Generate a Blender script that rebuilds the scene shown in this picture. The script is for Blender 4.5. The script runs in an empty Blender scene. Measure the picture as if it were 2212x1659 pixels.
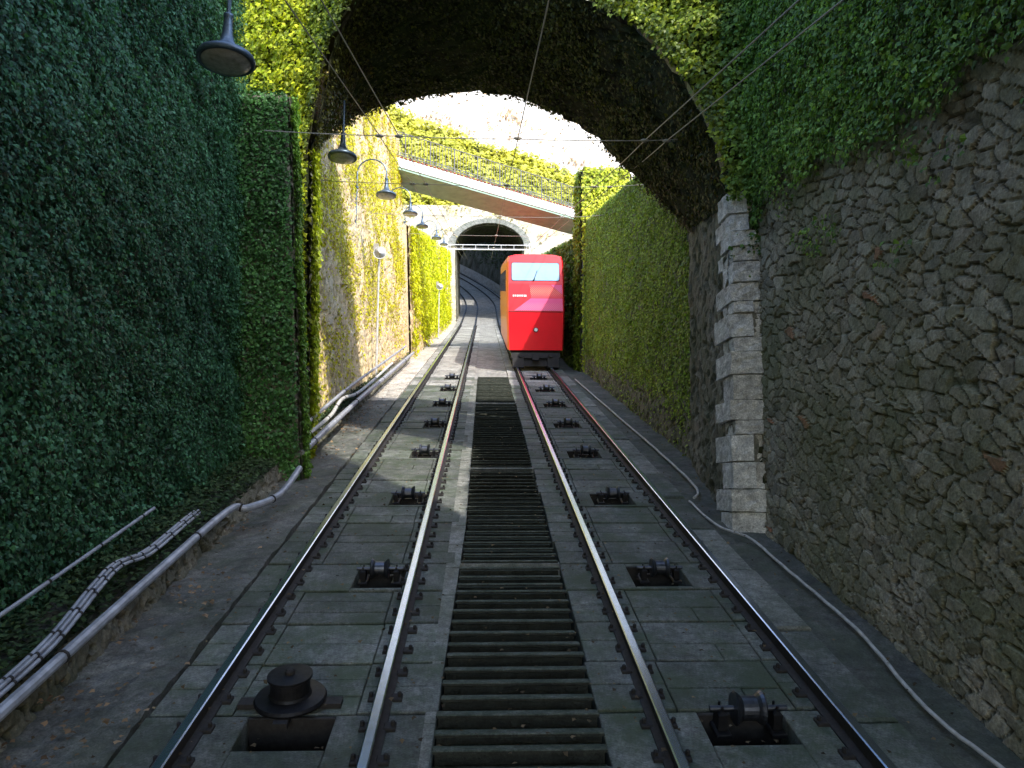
import bpy, math, random
import numpy as np
from mathutils import Vector
random.seed(7); RNG=np.random.default_rng(11)
TH=math.radians(15.0); CT,ST=math.cos(TH),math.sin(TH)
CAMH=2.33
def curve_c(s): s=np.asarray(s,float); return -0.006*np.maximum(0,s-66)**2
def curve_e(s): s=np.asarray(s,float); return 0.0018*np.maximum(0,s-46)**2
def T(u,s,n):
    u=np.asarray(u,float)+0*np.asarray(s,float)+0*np.asarray(n,float); s=np.asarray(s,float); n=np.asarray(n,float)
    return np.stack([u,s*CT-n*ST+0*u,s*ST+n*CT+0*u],-1)
def G(u,s,n): return T(np.asarray(u)+curve_c(s),s,np.asarray(n)+curve_e(s))
def chain(d,n,u): return (d+0.126*(n-CAMH)-0.038*u)/0.992
def Q(u,d,n): return T(u,chain(np.asarray(d,float),np.asarray(n,float),np.asarray(u,float)),n)
scene=bpy.context.scene; COL=scene.collection

# ------------------------------------------------------------ materials
def newmat(name):
    m=bpy.data.materials.new(name); m.use_nodes=True
    nt=m.node_tree; b=nt.nodes['Principled BSDF']; return m,nt,b
def N(nt,t,**k):
    n=nt.nodes.new(t)
    for a,v in k.items(): setattr(n,a,v)
    return n
def ramp(nt,fac,stops):
    r=N(nt,'ShaderNodeValToRGB'); e=r.color_ramp.elements
    while len(e)<len(stops): e.new(0.5)
    for i,(p,c) in enumerate(stops):
        e[i].position=p; e[i].color=(c[0],c[1],c[2],1)
    nt.links.new(fac,r.inputs[0]); return r.outputs[0]
def mix(nt,f,a,b,mode='MIX'):
    m=N(nt,'ShaderNodeMix',data_type='RGBA',blend_type=mode)
    for sock,v in ((m.inputs[0],f),(m.inputs[6],a),(m.inputs[7],b)):
        if isinstance(v,(int,float)): sock.default_value=v
        elif isinstance(v,tuple): sock.default_value=(v[0],v[1],v[2],1)
        else: nt.links.new(v,sock)
    return m.outputs[2]
def noise(nt,scale,detail=6,rough=.6,vec=None):
    if vec is None:
        g=N(nt,'ShaderNodeNewGeometry'); vec=g.outputs['Position']
    n=N(nt,'ShaderNodeTexNoise'); n.inputs['Scale'].default_value=scale
    n.inputs['Detail'].default_value=detail; n.inputs['Roughness'].default_value=rough
    nt.links.new(vec,n.inputs['Vector']); return n.outputs[0]
def bump(nt,b,h,strength=.5,dist=.02):
    bp=N(nt,'ShaderNodeBump'); bp.inputs['Strength'].default_value=strength; bp.inputs['Distance'].default_value=dist
    nt.links.new(h,bp.inputs['Height']); nt.links.new(bp.outputs[0],b.inputs['Normal'])
def stone_mat(name,cols,mortar,moss=(.05,.07,.03),mossamt=.35,rough=.9,brick=None):
    m,nt,b=newmat(name)
    a=N(nt,'ShaderNodeAttribute',attribute_name='tone'); sp=N(nt,'ShaderNodeSeparateColor'); nt.links.new(a.outputs['Color'],sp.inputs[0])
    n1=noise(nt,9,8,.7); n2=noise(nt,1.1,5,.6); n3=noise(nt,45,6,.7)
    c=ramp(nt,sp.outputs[0],[(i/(len(cols)-1),cc) for i,cc in enumerate(cols)])
    if brick: c=mix(nt,ramp(nt,sp.outputs[2],[(.985,(0,0,0)),(.99,(1,1,1))]),c,brick)
    v=ramp(nt,n1,[(.25,(.45,.45,.45)),(.75,(1.35,1.35,1.35))])
    c=mix(nt,1.0,c,v,'MULTIPLY')
    c=mix(nt,sp.outputs[1],mortar,c)
    mm=ramp(nt,n2,[(.5-.25*mossamt,(0,0,0)),(.72-.2*mossamt,(1,1,1))])
    mm=mix(nt,1.0,mm,(mossamt*1.6,)*3,'MULTIPLY')
    c=mix(nt,mm,c,moss)
    c=mix(nt,1.0,c,ramp(nt,n3,[(.3,(.6,.6,.6)),(.7,(1.35,1.35,1.35))]),'MULTIPLY')
    nt.links.new(c,b.inputs['Base Color']); b.inputs['Roughness'].default_value=rough
    b.inputs['Specular IOR Level'].default_value=.25
    h=mix(nt,.4,n1,n3); bump(nt,b,h,.9,.03); return m
def ground_mat(name,c0,c1,c2,sc=1.0,green=0,rough=.85,rnd=.25,bstr=.5):
    m,nt,b=newmat(name)
    n1=noise(nt,1.3*sc,7,.65); n2=noise(nt,8*sc,8,.7); n3=noise(nt,70,5,.7)
    c=ramp(nt,n1,[(.3,c0),(.52,c1),(.72,c2)])
    c=mix(nt,1.0,c,ramp(nt,n2,[(.3,(.4,.4,.4)),(.5,(.95,.95,.95)),(.72,(1.55,1.55,1.55))]),'MULTIPLY')
    c=mix(nt,1.0,c,ramp(nt,n3,[(.3,(.5,.5,.5)),(.7,(1.45,1.45,1.45))]),'MULTIPLY')
    if green:
        n4=noise(nt,2.6,6,.7); c=mix(nt,ramp(nt,n4,[(.42,(0,0,0)),(.62,(green,)*3)]),c,(.055,.085,.038))
    if rnd:
        oi=N(nt,'ShaderNodeObjectInfo'); v=ramp(nt,oi.outputs['Random'],[(0,(1-rnd,)*3),(.8,(1+rnd*.6,)*3),(1,(1+rnd*1.6,)*3)])
        c=mix(nt,1.0,c,v,'MULTIPLY')
    nt.links.new(c,b.inputs['Base Color'])
    r=ramp(nt,n2,[(.3,(rough-.25,)*3),(.7,(rough,)*3)]); nt.links.new(r,b.inputs['Roughness'])
    h=mix(nt,.5,n2,n3); bump(nt,b,h,bstr,.015); return m
def plain(name,col,rough=.5,metal=0,var=.25,sc=12,coat=0,bstr=.15):
    m,nt,b=newmat(name); n=noise(nt,sc,6,.65)
    c=mix(nt,1.0,col,ramp(nt,n,[(.3,(1-var,)*3),(.7,(1+var,)*3)]),'MULTIPLY')
    nt.links.new(c,b.inputs['Base Color']); b.inputs['Roughness'].default_value=rough; b.inputs['Metallic'].default_value=metal
    if coat: b.inputs['Coat Weight'].default_value=coat; b.inputs['Coat Roughness'].default_value=.08
    if bstr: bump(nt,b,n,bstr,.01)
    return m
def leaf_mat(name,trans=.3,rough=.42,spec=.5):
    m,nt,b=newmat(name); a=N(nt,'ShaderNodeAttribute',attribute_name='tone')
    nt.links.new(a.outputs['Color'],b.inputs['Base Color']); b.inputs['Roughness'].default_value=rough
    b.inputs['Specular IOR Level'].default_value=spec
    tr=N(nt,'ShaderNodeBsdfTranslucent'); c=mix(nt,1.0,a.outputs['Color'],(1.5,1.5,.6),'MULTIPLY'); nt.links.new(c,tr.inputs[0])
    ms=N(nt,'ShaderNodeMixShader'); ms.inputs[0].default_value=trans
    nt.links.new(b.outputs[0],ms.inputs[1]); nt.links.new(tr.outputs[0],ms.inputs[2])
    nt.links.new(ms.outputs[0],nt.nodes['Material Output'].inputs[0]); return m
M_LEAF=leaf_mat('ivy_leaf',.3,.45,.35); M_LITTER=leaf_mat('dry_leaf',.1,.8,.2)
M_RUBBLE=stone_mat('rubble_stone',[(.26,.235,.17),(.37,.33,.25),(.48,.43,.33),(.31,.285,.21),(.54,.49,.38),(.35,.33,.23),(.48,.42,.32)],(.105,.095,.065),moss=(.13,.15,.055),mossamt=.35,brick=(.45,.22,.13))
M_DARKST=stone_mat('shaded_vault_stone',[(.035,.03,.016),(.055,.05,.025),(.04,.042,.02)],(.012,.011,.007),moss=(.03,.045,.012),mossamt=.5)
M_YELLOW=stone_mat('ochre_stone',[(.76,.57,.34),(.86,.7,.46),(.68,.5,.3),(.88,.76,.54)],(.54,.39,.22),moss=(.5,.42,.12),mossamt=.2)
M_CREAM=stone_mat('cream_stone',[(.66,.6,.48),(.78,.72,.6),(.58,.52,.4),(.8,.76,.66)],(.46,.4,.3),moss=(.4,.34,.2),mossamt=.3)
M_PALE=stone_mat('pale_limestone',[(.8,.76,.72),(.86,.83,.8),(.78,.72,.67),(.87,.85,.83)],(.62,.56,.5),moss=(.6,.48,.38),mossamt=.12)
M_GREY=stone_mat('grey_wall_stone',[(.2,.19,.15),(.3,.28,.23),(.25,.24,.19)],(.09,.085,.065),mossamt=.35)
M_QUOIN=ground_mat('quoin_limestone',(.5,.49,.46),(.68,.67,.64),(.76,.755,.73),sc=1.2,rnd=0,bstr=1.0)
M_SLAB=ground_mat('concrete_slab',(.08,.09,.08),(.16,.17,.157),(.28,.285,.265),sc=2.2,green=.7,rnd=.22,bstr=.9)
M_SLABL=ground_mat('pale_sunlit_slab',(.2,.195,.18),(.36,.35,.33),(.5,.49,.46),sc=1.4,green=.15,rnd=.2)  # pale slab tone; on the far slabs it puts sunlight into the colour
M_EDGE=ground_mat('edge_concrete',(.15,.155,.14),(.26,.26,.235),(.36,.355,.33),sc=1.6,green=.4,rnd=0)
M_SOIL=ground_mat('gritty_soil',(.035,.036,.03),(.07,.07,.058),(.12,.115,.1),sc=2,green=.5,rnd=0,rough=.95)
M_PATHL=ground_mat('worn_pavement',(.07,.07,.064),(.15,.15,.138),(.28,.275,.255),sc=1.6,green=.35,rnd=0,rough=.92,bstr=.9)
M_PATHS=ground_mat('painted_sunlit_pavement',(.34,.3,.25),(.54,.5,.44),(.68,.64,.58),sc=1.3,rnd=0,rough=.92)  # lit copy of the pavement: sun on the far path painted pale
M_PATH=ground_mat('damp_path',(.06,.064,.06),(.115,.118,.108),(.19,.19,.175),sc=1.5,green=.4,rnd=0,rough=.9,bstr=.9)
M_EARTH=ground_mat('earth',(.08,.07,.04),(.12,.12,.05),(.1,.14,.05),sc=.4,rnd=0)
M_PLASTER=ground_mat('plaster',(.4,.34,.25),(.48,.42,.32),(.55,.48,.38),sc=.5,rnd=0)
M_RAILTOP=plain('polished_rail',(.58,.69,.88),.24,1,.08,20,bstr=0)
M_RUST=plain('dark_rail_steel',(.035,.032,.032),.7,.3,.4,30)
M_IRON=plain('black_iron',(.022,.022,.026),.5,.6,.4,25)
M_STEEL=plain('worn_steel',(.12,.13,.16),.4,.9,.3,25)
M_PIPE=plain('galvanised_pipe',(.42,.44,.5),.45,.3,.35,8)
M_CABLE=plain('pale_cable',(.55,.54,.52),.6,0,.3,15)
M_WIRE=plain('overhead_wire',(.42,.38,.32),.5,.2,.1,5,bstr=0)
M_LAMP=plain('painted_lamp_metal',(.10,.14,.19),.4,.5,.3,20)
M_LENS=plain('lamp_glass',(.35,.33,.3),.25,0,.3,20)
M_WHITE=plain('white_enamel',(.8,.8,.8),.4,0,.08,6)
M_RED=plain('red_car_paint',(.95,.006,.02),.42,0,.05,3,coat=.1,bstr=0)
M_ORANGE=plain('wall_glow_car_paint',(1.0,.16,.012),.35,0,.06,3,coat=.2,bstr=0)  # orange of the left side paints in light reflected off the ochre wall
M_GLASSBLUE=plain('windscreen_glass',(.3,.5,.72),.1,0,.15,1.5,coat=1,bstr=0)  # pale blue base paints in the reflected sky
M_DGLASS=plain('side_window_glass',(.04,.05,.06),.08,0,.2,2,coat=1,bstr=0)
M_UNDER=plain('underframe_metal',(.035,.033,.035),.6,.3,.3,10)
M_FASCIA=plain('painted_fascia',(.76,.74,.74),.6,0,.12,4)
M_SOFFIT=plain('deck_soffit',(.32,.47,.38),.85,0,.2,3)
M_RAILING=plain('weathered_railing',(.2,.19,.18),.6,.2,.3,9)
M_BAND=plain('red_brown_band',(.3,.07,.05),.7,0,.3,9)
def steps_mat():
    m,nt,b=newmat('mossy_step'); g=N(nt,'ShaderNodeNewGeometry'); sp=N(nt,'ShaderNodeSeparateXYZ'); nt.links.new(g.outputs['Normal'],sp.inputs[0])
    n2=noise(nt,9,8,.75); n3=noise(nt,60,5,.7)
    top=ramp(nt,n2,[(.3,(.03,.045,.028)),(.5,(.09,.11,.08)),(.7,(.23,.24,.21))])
    side=ramp(nt,n2,[(.3,(.012,.013,.01)),(.7,(.05,.055,.045))])  # near-black sides paint shade onto the risers; the treads carry the moss
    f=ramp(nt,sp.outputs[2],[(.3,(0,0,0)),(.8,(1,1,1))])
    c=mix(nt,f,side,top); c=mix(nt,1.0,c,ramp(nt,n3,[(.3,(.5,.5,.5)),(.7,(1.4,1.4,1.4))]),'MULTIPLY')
    nt.links.new(c,b.inputs['Base Color']); b.inputs['Roughness'].default_value=.9
    bump(nt,b,mix(nt,.5,n2,n3),.9,.02); return m
M_STEP=steps_mat()
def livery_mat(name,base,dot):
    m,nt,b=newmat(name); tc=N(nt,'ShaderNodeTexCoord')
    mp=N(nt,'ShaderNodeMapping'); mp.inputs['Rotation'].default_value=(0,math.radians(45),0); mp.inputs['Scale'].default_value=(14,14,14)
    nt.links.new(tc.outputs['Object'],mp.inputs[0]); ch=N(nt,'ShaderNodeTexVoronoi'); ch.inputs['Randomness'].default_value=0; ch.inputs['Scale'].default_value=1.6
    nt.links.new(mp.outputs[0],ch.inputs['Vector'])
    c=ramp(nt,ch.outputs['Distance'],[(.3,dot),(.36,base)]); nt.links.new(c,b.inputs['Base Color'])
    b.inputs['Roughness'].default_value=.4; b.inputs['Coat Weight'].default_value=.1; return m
M_LIV=livery_mat('sunlit_pink_dot_livery',(.98,.09,.28),(1,.22,.3)); M_LIV2=livery_mat('orange_dot_livery',(.98,.05,.08),(1,.28,.15))

# ------------------------------------------------------------ builders
class MB:
    def __init__(s): s.v=[]; s.f=[]; s.m=[]
    def add(s,vs,fs,mi=0):
        o=len(s.v); s.v+= [tuple(map(float,p)) for p in vs]; s.f+=[tuple(i+o for i in f) for f in fs]; s.m+=[mi]*len(fs)
    def hexa(s,b,t,mi=0):
        s.add(list(b)+list(t),[(3,2,1,0),(4,5,6,7),(0,1,5,4),(1,2,6,5),(2,3,7,6),(3,0,4,7)],mi)
    def box(s,x0,x1,y0,y1,z0,z1,mi=0):
        s.hexa([(x0,y0,z0),(x1,y0,z0),(x1,y1,z0),(x0,y1,z0)],[(x0,y0,z1),(x1,y0,z1),(x1,y1,z1),(x0,y1,z1)],mi)
    def cbox(s,x0,x1,y0,y1,z0,z1,c,mi=0):
        s.hexa([(x0,y0,z0),(x1,y0,z0),(x1,y1,z0),(x0,y1,z0)],[(x0,y0,z1-c),(x1,y0,z1-c),(x1,y1,z1-c),(x0,y1,z1-c)],mi)
        o=len(s.v)-4; s.f.pop(-5); s.m.pop()
        s.v+=[(x0+c,y0+c,z1),(x1-c,y0+c,z1),(x1-c,y1-c,z1),(x0+c,y1-c,z1)]
        for i in range(4):
            j=(i+1)%4; s.f.append((o+i,o+j,o+4+j,o+4+i)); s.m.append(mi)
        s.f.append((o+4,o+5,o+6,o+7)); s.m.append(mi)
    def tube(s,pts,r,seg=8,mi=0,cap=True):
        P=[Vector(p) for p in pts]; n=len(P); rr=r if hasattr(r,'__len__') else [r]*n
        up=Vector((0,0,1)); rings=[]
        for i,p in enumerate(P):
            t=(P[min(i+1,n-1)]-P[max(i-1,0)]).normalized()
            a=t.cross(up); 
            if a.length<.1: a=t.cross(Vector((0,1,0)))
            a.normalize(); b=a.cross(t)
            rings.append([p+(a*math.cos(q)+b*math.sin(q))*rr[i] for q in [2*math.pi*k/seg for k in range(seg)]])
        vs=[v for R in rings for v in R]; fs=[]
        for i in range(n-1):
            for k in range(seg):
                k2=(k+1)%seg; fs.append((i*seg+k,i*seg+k2,(i+1)*seg+k2,(i+1)*seg+k))
        if cap: fs.append(tuple(range(seg))); fs.append(tuple((n-1)*seg+k for k in reversed(range(seg))))
        s.add(vs,fs,mi)
    def lathe(s,prof,c=(0,0,0),axis='z',seg=24,mi=0):
        vs=[]; fs=[]
        for r,h in prof:
            for k in range(seg):
                a=2*math.pi*k/seg; x,y=r*math.cos(a),r*math.sin(a)
                p=(x,y,h) if axis=='z' else ((h,x,y) if axis=='x' else (x,h,y))
                vs.append((p[0]+c[0],p[1]+c[1],p[2]+c[2]))
        for i in range(len(prof)-1):
            for k in range(seg):
                k2=(k+1)%seg; fs.append((i*seg+k,i*seg+k2,(i+1)*seg+k2,(i+1)*seg+k))
        fs.append(tuple(range(seg))); fs.append(tuple((len(prof)-1)*seg+k for k in range(seg)))
        s.add(vs,fs,mi)
def props(o,**k):
    for a,v in k.items():
        if v is not None: o[a]=v
def finish(o,parent,label,category,kind,group):
    COL.objects.link(o)
    if parent is not None: o.parent=parent
    props(o,label=label,category=category,kind=kind,group=group); return o
def mk(name,mb,mats,parent=None,label=None,category=None,kind=None,group=None,smooth=False,local=False,loc=(0,0,0)):
    """world-space mesh: origin put at base centre (or local=True: verts already local)"""
    me=bpy.data.meshes.new(name); v=np.array(mb.v,float)
    if not local:
        o0=np.array([(v[:,0].min()+v[:,0].max())/2,(v[:,1].min()+v[:,1].max())/2,v[:,2].min()]); v=v-o0
    else: o0=np.array(loc,float)
    me.from_pydata(v.tolist(),[],mb.f)
    for m in (mats if isinstance(mats,list) else [mats]): me.materials.append(m)
    me.polygons.foreach_set('material_index',mb.m)
    if smooth: me.polygons.foreach_set('use_smooth',[True]*len(mb.f))
    me.update(); ob=bpy.data.objects.new(name,me)
    if parent is not None and not local: o0=o0-np.array(parent.location)
    ob.location=o0; return finish(ob,parent,label,category,kind,group)
def empty(name,loc,label,category,group=None,rot=None):
    e=bpy.data.objects.new(name,None); e.empty_display_size=.2; e.location=tuple(map(float,loc))
    if rot: e.rotation_euler=rot
    return finish(e,None,label,category,None,group)
def npmesh(name,V,F,col,mat,parent=None,smooth=False,**kw):
    o0=np.array([(V[:,0].min()+V[:,0].max())/2,(V[:,1].min()+V[:,1].max())/2,V[:,2].min()])
    V=V-o0; me=bpy.data.meshes.new(name); k=F.shape[1]
    me.vertices.add(len(V)); me.vertices.foreach_set('co',V.astype(np.float32).ravel())
    me.loops.add(F.size); me.loops.foreach_set('vertex_index',F.astype(np.int32).ravel())
    me.polygons.add(len(F)); me.polygons.foreach_set('loop_start',(np.arange(len(F))*k).astype(np.int32))
    me.polygons.foreach_set('use_smooth',np.full(len(F),smooth))
    me.update(calc_edges=True)
    if col is not None:
        a=me.attributes.new('tone','FLOAT_COLOR','POINT'); c4=np.ones((len(V),4),np.float32); c4[:,:3]=col; a.data.foreach_set('color',c4.ravel())
    me.materials.append(mat); me.validate()
    ob=bpy.data.objects.new(name,me)
    if parent is not None: o0=o0-np.array(parent.location)
    ob.location=o0
    return finish(ob,parent,kw.get('label'),kw.get('category'),kw.get('kind'),kw.get('group'))
def patch(P00,P10,P01,P11,res):
    """P00->P10 along, P00->P01 up"""
    P00,P10,P01,P11=[np.array(p,float) for p in (P00,P10,P01,P11)]
    L=max(np.linalg.norm(P10-P00),np.linalg.norm(P11-P01)); H=max(np.linalg.norm(P01-P00),np.linalg.norm(P11-P10))
    nu=max(2,int(L/res)+1); nv=max(2,int(H/res)+1)
    a=np.linspace(0,1,nu)[None,:,None]; b=np.linspace(0,1,nv)[:,None,None]
    g=(P00*(1-a)+P10*a)*(1-b)+(P01*(1-a)+P11*a)*b
    uv=np.stack(np.broadcast_arrays(a[...,0]*L,b[...,0]*H),-1)
    return g,uv
def gnormals(g,flip=False):
    du=np.gradient(g,axis=1); dv=np.gradient(g,axis=0); n=np.cross(du,dv); n/=np.linalg.norm(n,axis=-1,keepdims=True)+1e-9
    return -n if flip else n
def hsh(i,j,k): return np.modf(np.abs(np.sin(i*127.1+j*311.7+k*74.7)*43758.5453))[0]
def voro(uv,cu,cv):
    x=uv[...,0]/cu; y=uv[...,1]/cv
    x,y=x+.35*np.sin(y*.9+.7*np.sin(x*.6))+.15*np.sin(y*3.1+x*1.3),y+.35*np.sin(x*.8+.8*np.sin(y*.5))+.12*np.sin(x*3.7-y)
    ix=np.floor(x); iy=np.floor(y); F1=np.full(x.shape,9.); F2=F1.copy(); idv=np.zeros(x.shape); id2=idv.copy()
    for dx in (-1,0,1):
        for dy in (-1,0,1):
            cx=ix+dx; cy=iy+dy; px=cx+hsh(cx,cy,1); py=cy+hsh(cx,cy,2); w=.18*hsh(cx,cy,5); d=np.maximum(np.hypot(px-x,py-y),.82*(np.abs(px-x)+.35*np.abs(py-y)))-w+.18
            c=d<F1; F2=np.where(c,F1,np.minimum(F2,d)); idv=np.where(c,hsh(cx,cy,3),idv); id2=np.where(c,hsh(cx,cy,4),id2); F1=np.where(c,d,F1)
    return F1,F2,idv,id2
def wave(p,f=1.0):
    x,y,z=p[...,0]*f,p[...,1]*f,p[...,2]*f
    w=np.sin(x*2.1+1.3*np.sin(z*1.7))+np.sin(y*1.9+1.1*np.sin(z*2.3+1))+np.sin(z*2.7+1.4*np.sin(y*1.3+x))+.6*np.sin(x*5.3+y*4.1+z*6.2)+.5*np.sin(y*9.1-z*7.3+x*3)
    return np.clip(.5+w/6.5,0,1)
def stone(name,g,uv,cell,depth,mat,flip=False,parent=None,thick=.5,bdir=None,**kw):
    n=gnormals(g,flip); F1,F2,i1,i2=voro(uv,*cell); e=np.clip((F2-F1)/.14,0,1); e=e*e*(3-2*e)
    disp=depth*(e*(.5+.5*i2)-.12*np.clip(F1-.4,0,1)) + depth*.4*(wave(g,6)-.5)+depth*.2*(wave(g+5,17)-.5)
    V=(g+n*disp[...,None]).reshape(-1,3); nv,nu=g.shape[:2]
    I=np.arange(nv*nu).reshape(nv,nu); F=np.stack([I[:-1,:-1],I[:-1,1:],I[1:,1:],I[1:,:-1]],-1).reshape(-1,4)
    if flip: F=F[:,::-1]
    col=np.stack([i1,e,i2],-1).reshape(-1,3)
    if thick:
        c=np.array([g[0,0],g[0,-1],g[-1,-1],g[-1,0]]); cn=n.reshape(-1,3).mean(0); cn/=np.linalg.norm(cn)
        if bdir is not None: cn=-np.array(bdir,float)
        f=c-cn*.03; bk=c-cn*thick; o=len(V); V=np.vstack([V,f,bk]); col=np.vstack([col,np.tile([[.4,.7,.5]],(8,1))])
        F=np.vstack([F,np.array([[o,o+1,o+5,o+4],[o+1,o+2,o+6,o+5],[o+2,o+3,o+7,o+6],[o+3,o,o+4,o+7],[o+4,o+5,o+6,o+7]])])
    return npmesh(name,V,F,col,mat,parent,**kw)
def leaves(name,g,dens,size,thick,colA,colB,mask=None,flip=False,mat=None,tilt=.7,flat=False,parent=None,seed=1,**kw):
    R=np.random.default_rng(seed); n=gnormals(g,flip)
    a=np.linalg.norm(np.cross(g[:-1,1:]-g[:-1,:-1],g[1:,:-1]-g[:-1,:-1]),axis=-1); A=a.sum(); Nn=int(A*dens)
    c=R.choice(a.size,Nn,p=(a/A).ravel()); ci,cj=np.unravel_index(c,a.shape); x=R.random(Nn)[:,None]; y=R.random(Nn)[:,None]
    p=(g[ci,cj]*(1-x)+g[ci,cj+1]*x)*(1-y)+(g[ci+1,cj]*(1-x)+g[ci+1,cj+1]*x)*y; nn=n[ci,cj]
    b=(ci+y[:,0])/a.shape[0]; aa=(cj+x[:,0])/a.shape[1]
    keep=np.ones(Nn,bool)
    if mask is not None: keep=R.random(Nn)<mask(p,aa,b)
    p,nn=p[keep],nn[keep]; Nn=len(p)
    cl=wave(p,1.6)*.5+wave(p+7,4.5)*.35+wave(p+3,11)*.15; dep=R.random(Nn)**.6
    p=p+nn*(.03+thick*(.1+.9*cl)*dep)[:,None]+(R.random((Nn,3))-.5)*size
    N2=nn+R.normal(size=(Nn,3))*tilt*.6+np.array([0,0,.25]); N2/=np.linalg.norm(N2,axis=1,keepdims=True)
    t=np.array([0,0,-1.])+R.normal(size=(Nn,3))*.7
    if flat: t=R.normal(size=(Nn,3))
    t-=N2*(t*N2).sum(1,keepdims=True); t/=np.linalg.norm(t,axis=1,keepdims=True)+1e-9; sd=np.cross(N2,t)
    L=(size*(.55+.8*R.random(Nn)))[:,None]
    vs=[p,p+t*L*.28+sd*L*.5-N2*L*.1,p+t*L*.55+sd*L*.24-N2*L*.04,p+t*L-N2*L*.12,p+t*L*.55-sd*L*.24-N2*L*.04,p+t*L*.28-sd*L*.5-N2*L*.1]
    V=np.stack(vs,1).reshape(-1,3); base=(np.arange(Nn)*6)[:,None]
    F=np.stack([base+np.array([[0,1,2]]),base+np.array([[0,2,3]]),base+np.array([[0,3,4]]),base+np.array([[0,4,5]])],1).reshape(-1,3)
    r=np.clip(.55*R.random(Nn)+.45*wave(p+3,.9),0,1)[:,None]; colr=np.array(colA)*(1-r)+np.array(colB)*r
    colr=colr*(.3+.7*dep[:,None])*(.5+1.0*R.random(Nn)[:,None]); col=np.repeat(np.clip(colr,0,.9),6,0)  # inner leaves darkened: shade within the ivy goes into the colour
    return npmesh(name,V,F,col,mat or M_LEAF,parent,kind='stuff' if parent is None else kw.pop('kind',None),**{k:v for k,v in kw.items() if k!='kind'})
def wall_pts(s0,s1,u0,u1,H0,H1,bat,n0=-.2,res=.05):
    b0=T(u0,s0,n0);b1=T(u1,s1,n0); sg=-1 if u0<0 else 1
    return patch(b0,b1,b0+[sg*bat*H0,0,H0],b1+[sg*bat*H1,0,H1],res)

# ------------------------------------------------------------ ground and bed
mb=MB(); ss=np.concatenate([np.linspace(-80,40,13),np.linspace(44,120,20),np.linspace(140,400,8)])
us=np.linspace(-160,160,17); Pn=len(us)
vs=[T(u,s,-.55+float(curve_e(min(s,110)))) for s in ss for u in us]
fs=[(i*Pn+j,i*Pn+j+1,(i+1)*Pn+j+1,(i+1)*Pn+j) for i in range(len(ss)-1) for j in range(Pn-1)]
mb.add(vs,fs); mk('ground',mb,M_EARTH,kind='structure',label='earth sloping steeply uphill under the funicular line',category='ground')
def strip(name,u0,u1,n,s0,s1,mat,rough=.01,res=.1,side=.4,label=None,kind='structure',category='ground',ns=None,rise=0):
    S=np.concatenate([np.arange(s0,22,res),np.arange(max(s0,22),s1+.01,.8)]) if (s1>22 and s0<22) else np.arange(s0,s1+.01,res if s1<=22 else .5)
    nu=max(2,int((u1-u0)/res)+1); U=np.linspace(u0,u1,nu); SS,UU=np.meshgrid(S,U,indexing='ij')
    hh=n+rise*(UU-u0)/(u1-u0)+rough*(wave(np.stack([UU*4,SS*4,UU*0],-1),1)-.5)*2+rough*.6*RNG.normal(size=UU.shape)*.5
    P=G(UU,SS,hh); a=len(S); I=np.arange(a*nu).reshape(a,nu)
    V=P.reshape(-1,3); F=np.stack([I[:-1,:-1],I[:-1,1:],I[1:,1:],I[1:,:-1]],-1).reshape(-1,4)
    L=G(U[0],S,n-side); Rr=G(U[-1],S,n-side); o=len(V); V=np.vstack([V,L,Rr]); k=np.arange(a-1)
    F=np.vstack([F,np.stack([I[:-1,0],I[1:,0],o+k+1,o+k],-1),np.stack([I[1:,-1],I[:-1,-1],o+a+k,o+a+k+1],-1)])
    return npmesh(name,V,F,None,mat,kind=kind,label=label,category=category)
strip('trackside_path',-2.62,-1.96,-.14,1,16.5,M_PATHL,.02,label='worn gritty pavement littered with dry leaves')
strip('trackside_path',-2.62,-1.96,-.138,16.5,110,M_PATHS,.015,label='pavement with the sunlight painted in as a pale tone')
strip('trackside_path',2.4,3.3,-.15,1,110,M_PATH,.015,label='damp dark path at the foot of the stone wall')
strip('stone_ledge',-3.6,-2.66,.04,1,56,M_SOIL,.07,label='rough earth ledge carrying pipes along the wall')
g,uv=patch(T(-2.6,1,-.2),T(-2.6,26,-.2),T(-2.68,1,.07),T(-2.68,26,.07),.03)
stone('ledge_kerb',g,uv,(.2,.12),.07,M_GREY,thick=0,label='low row of rough stones edging the ledge',category='kerb')
strip('concrete_walkway',-.29,.67,-.149,20.6,110,M_SLABL,.01,label='flat concrete strip between the tracks with sunlight painted in pale')
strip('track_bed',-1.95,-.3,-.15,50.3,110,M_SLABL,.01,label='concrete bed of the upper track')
strip('track_bed',.68,2.38,-.15,50.3,110,M_SLABL,.01,label='concrete bed of the upper track')
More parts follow.
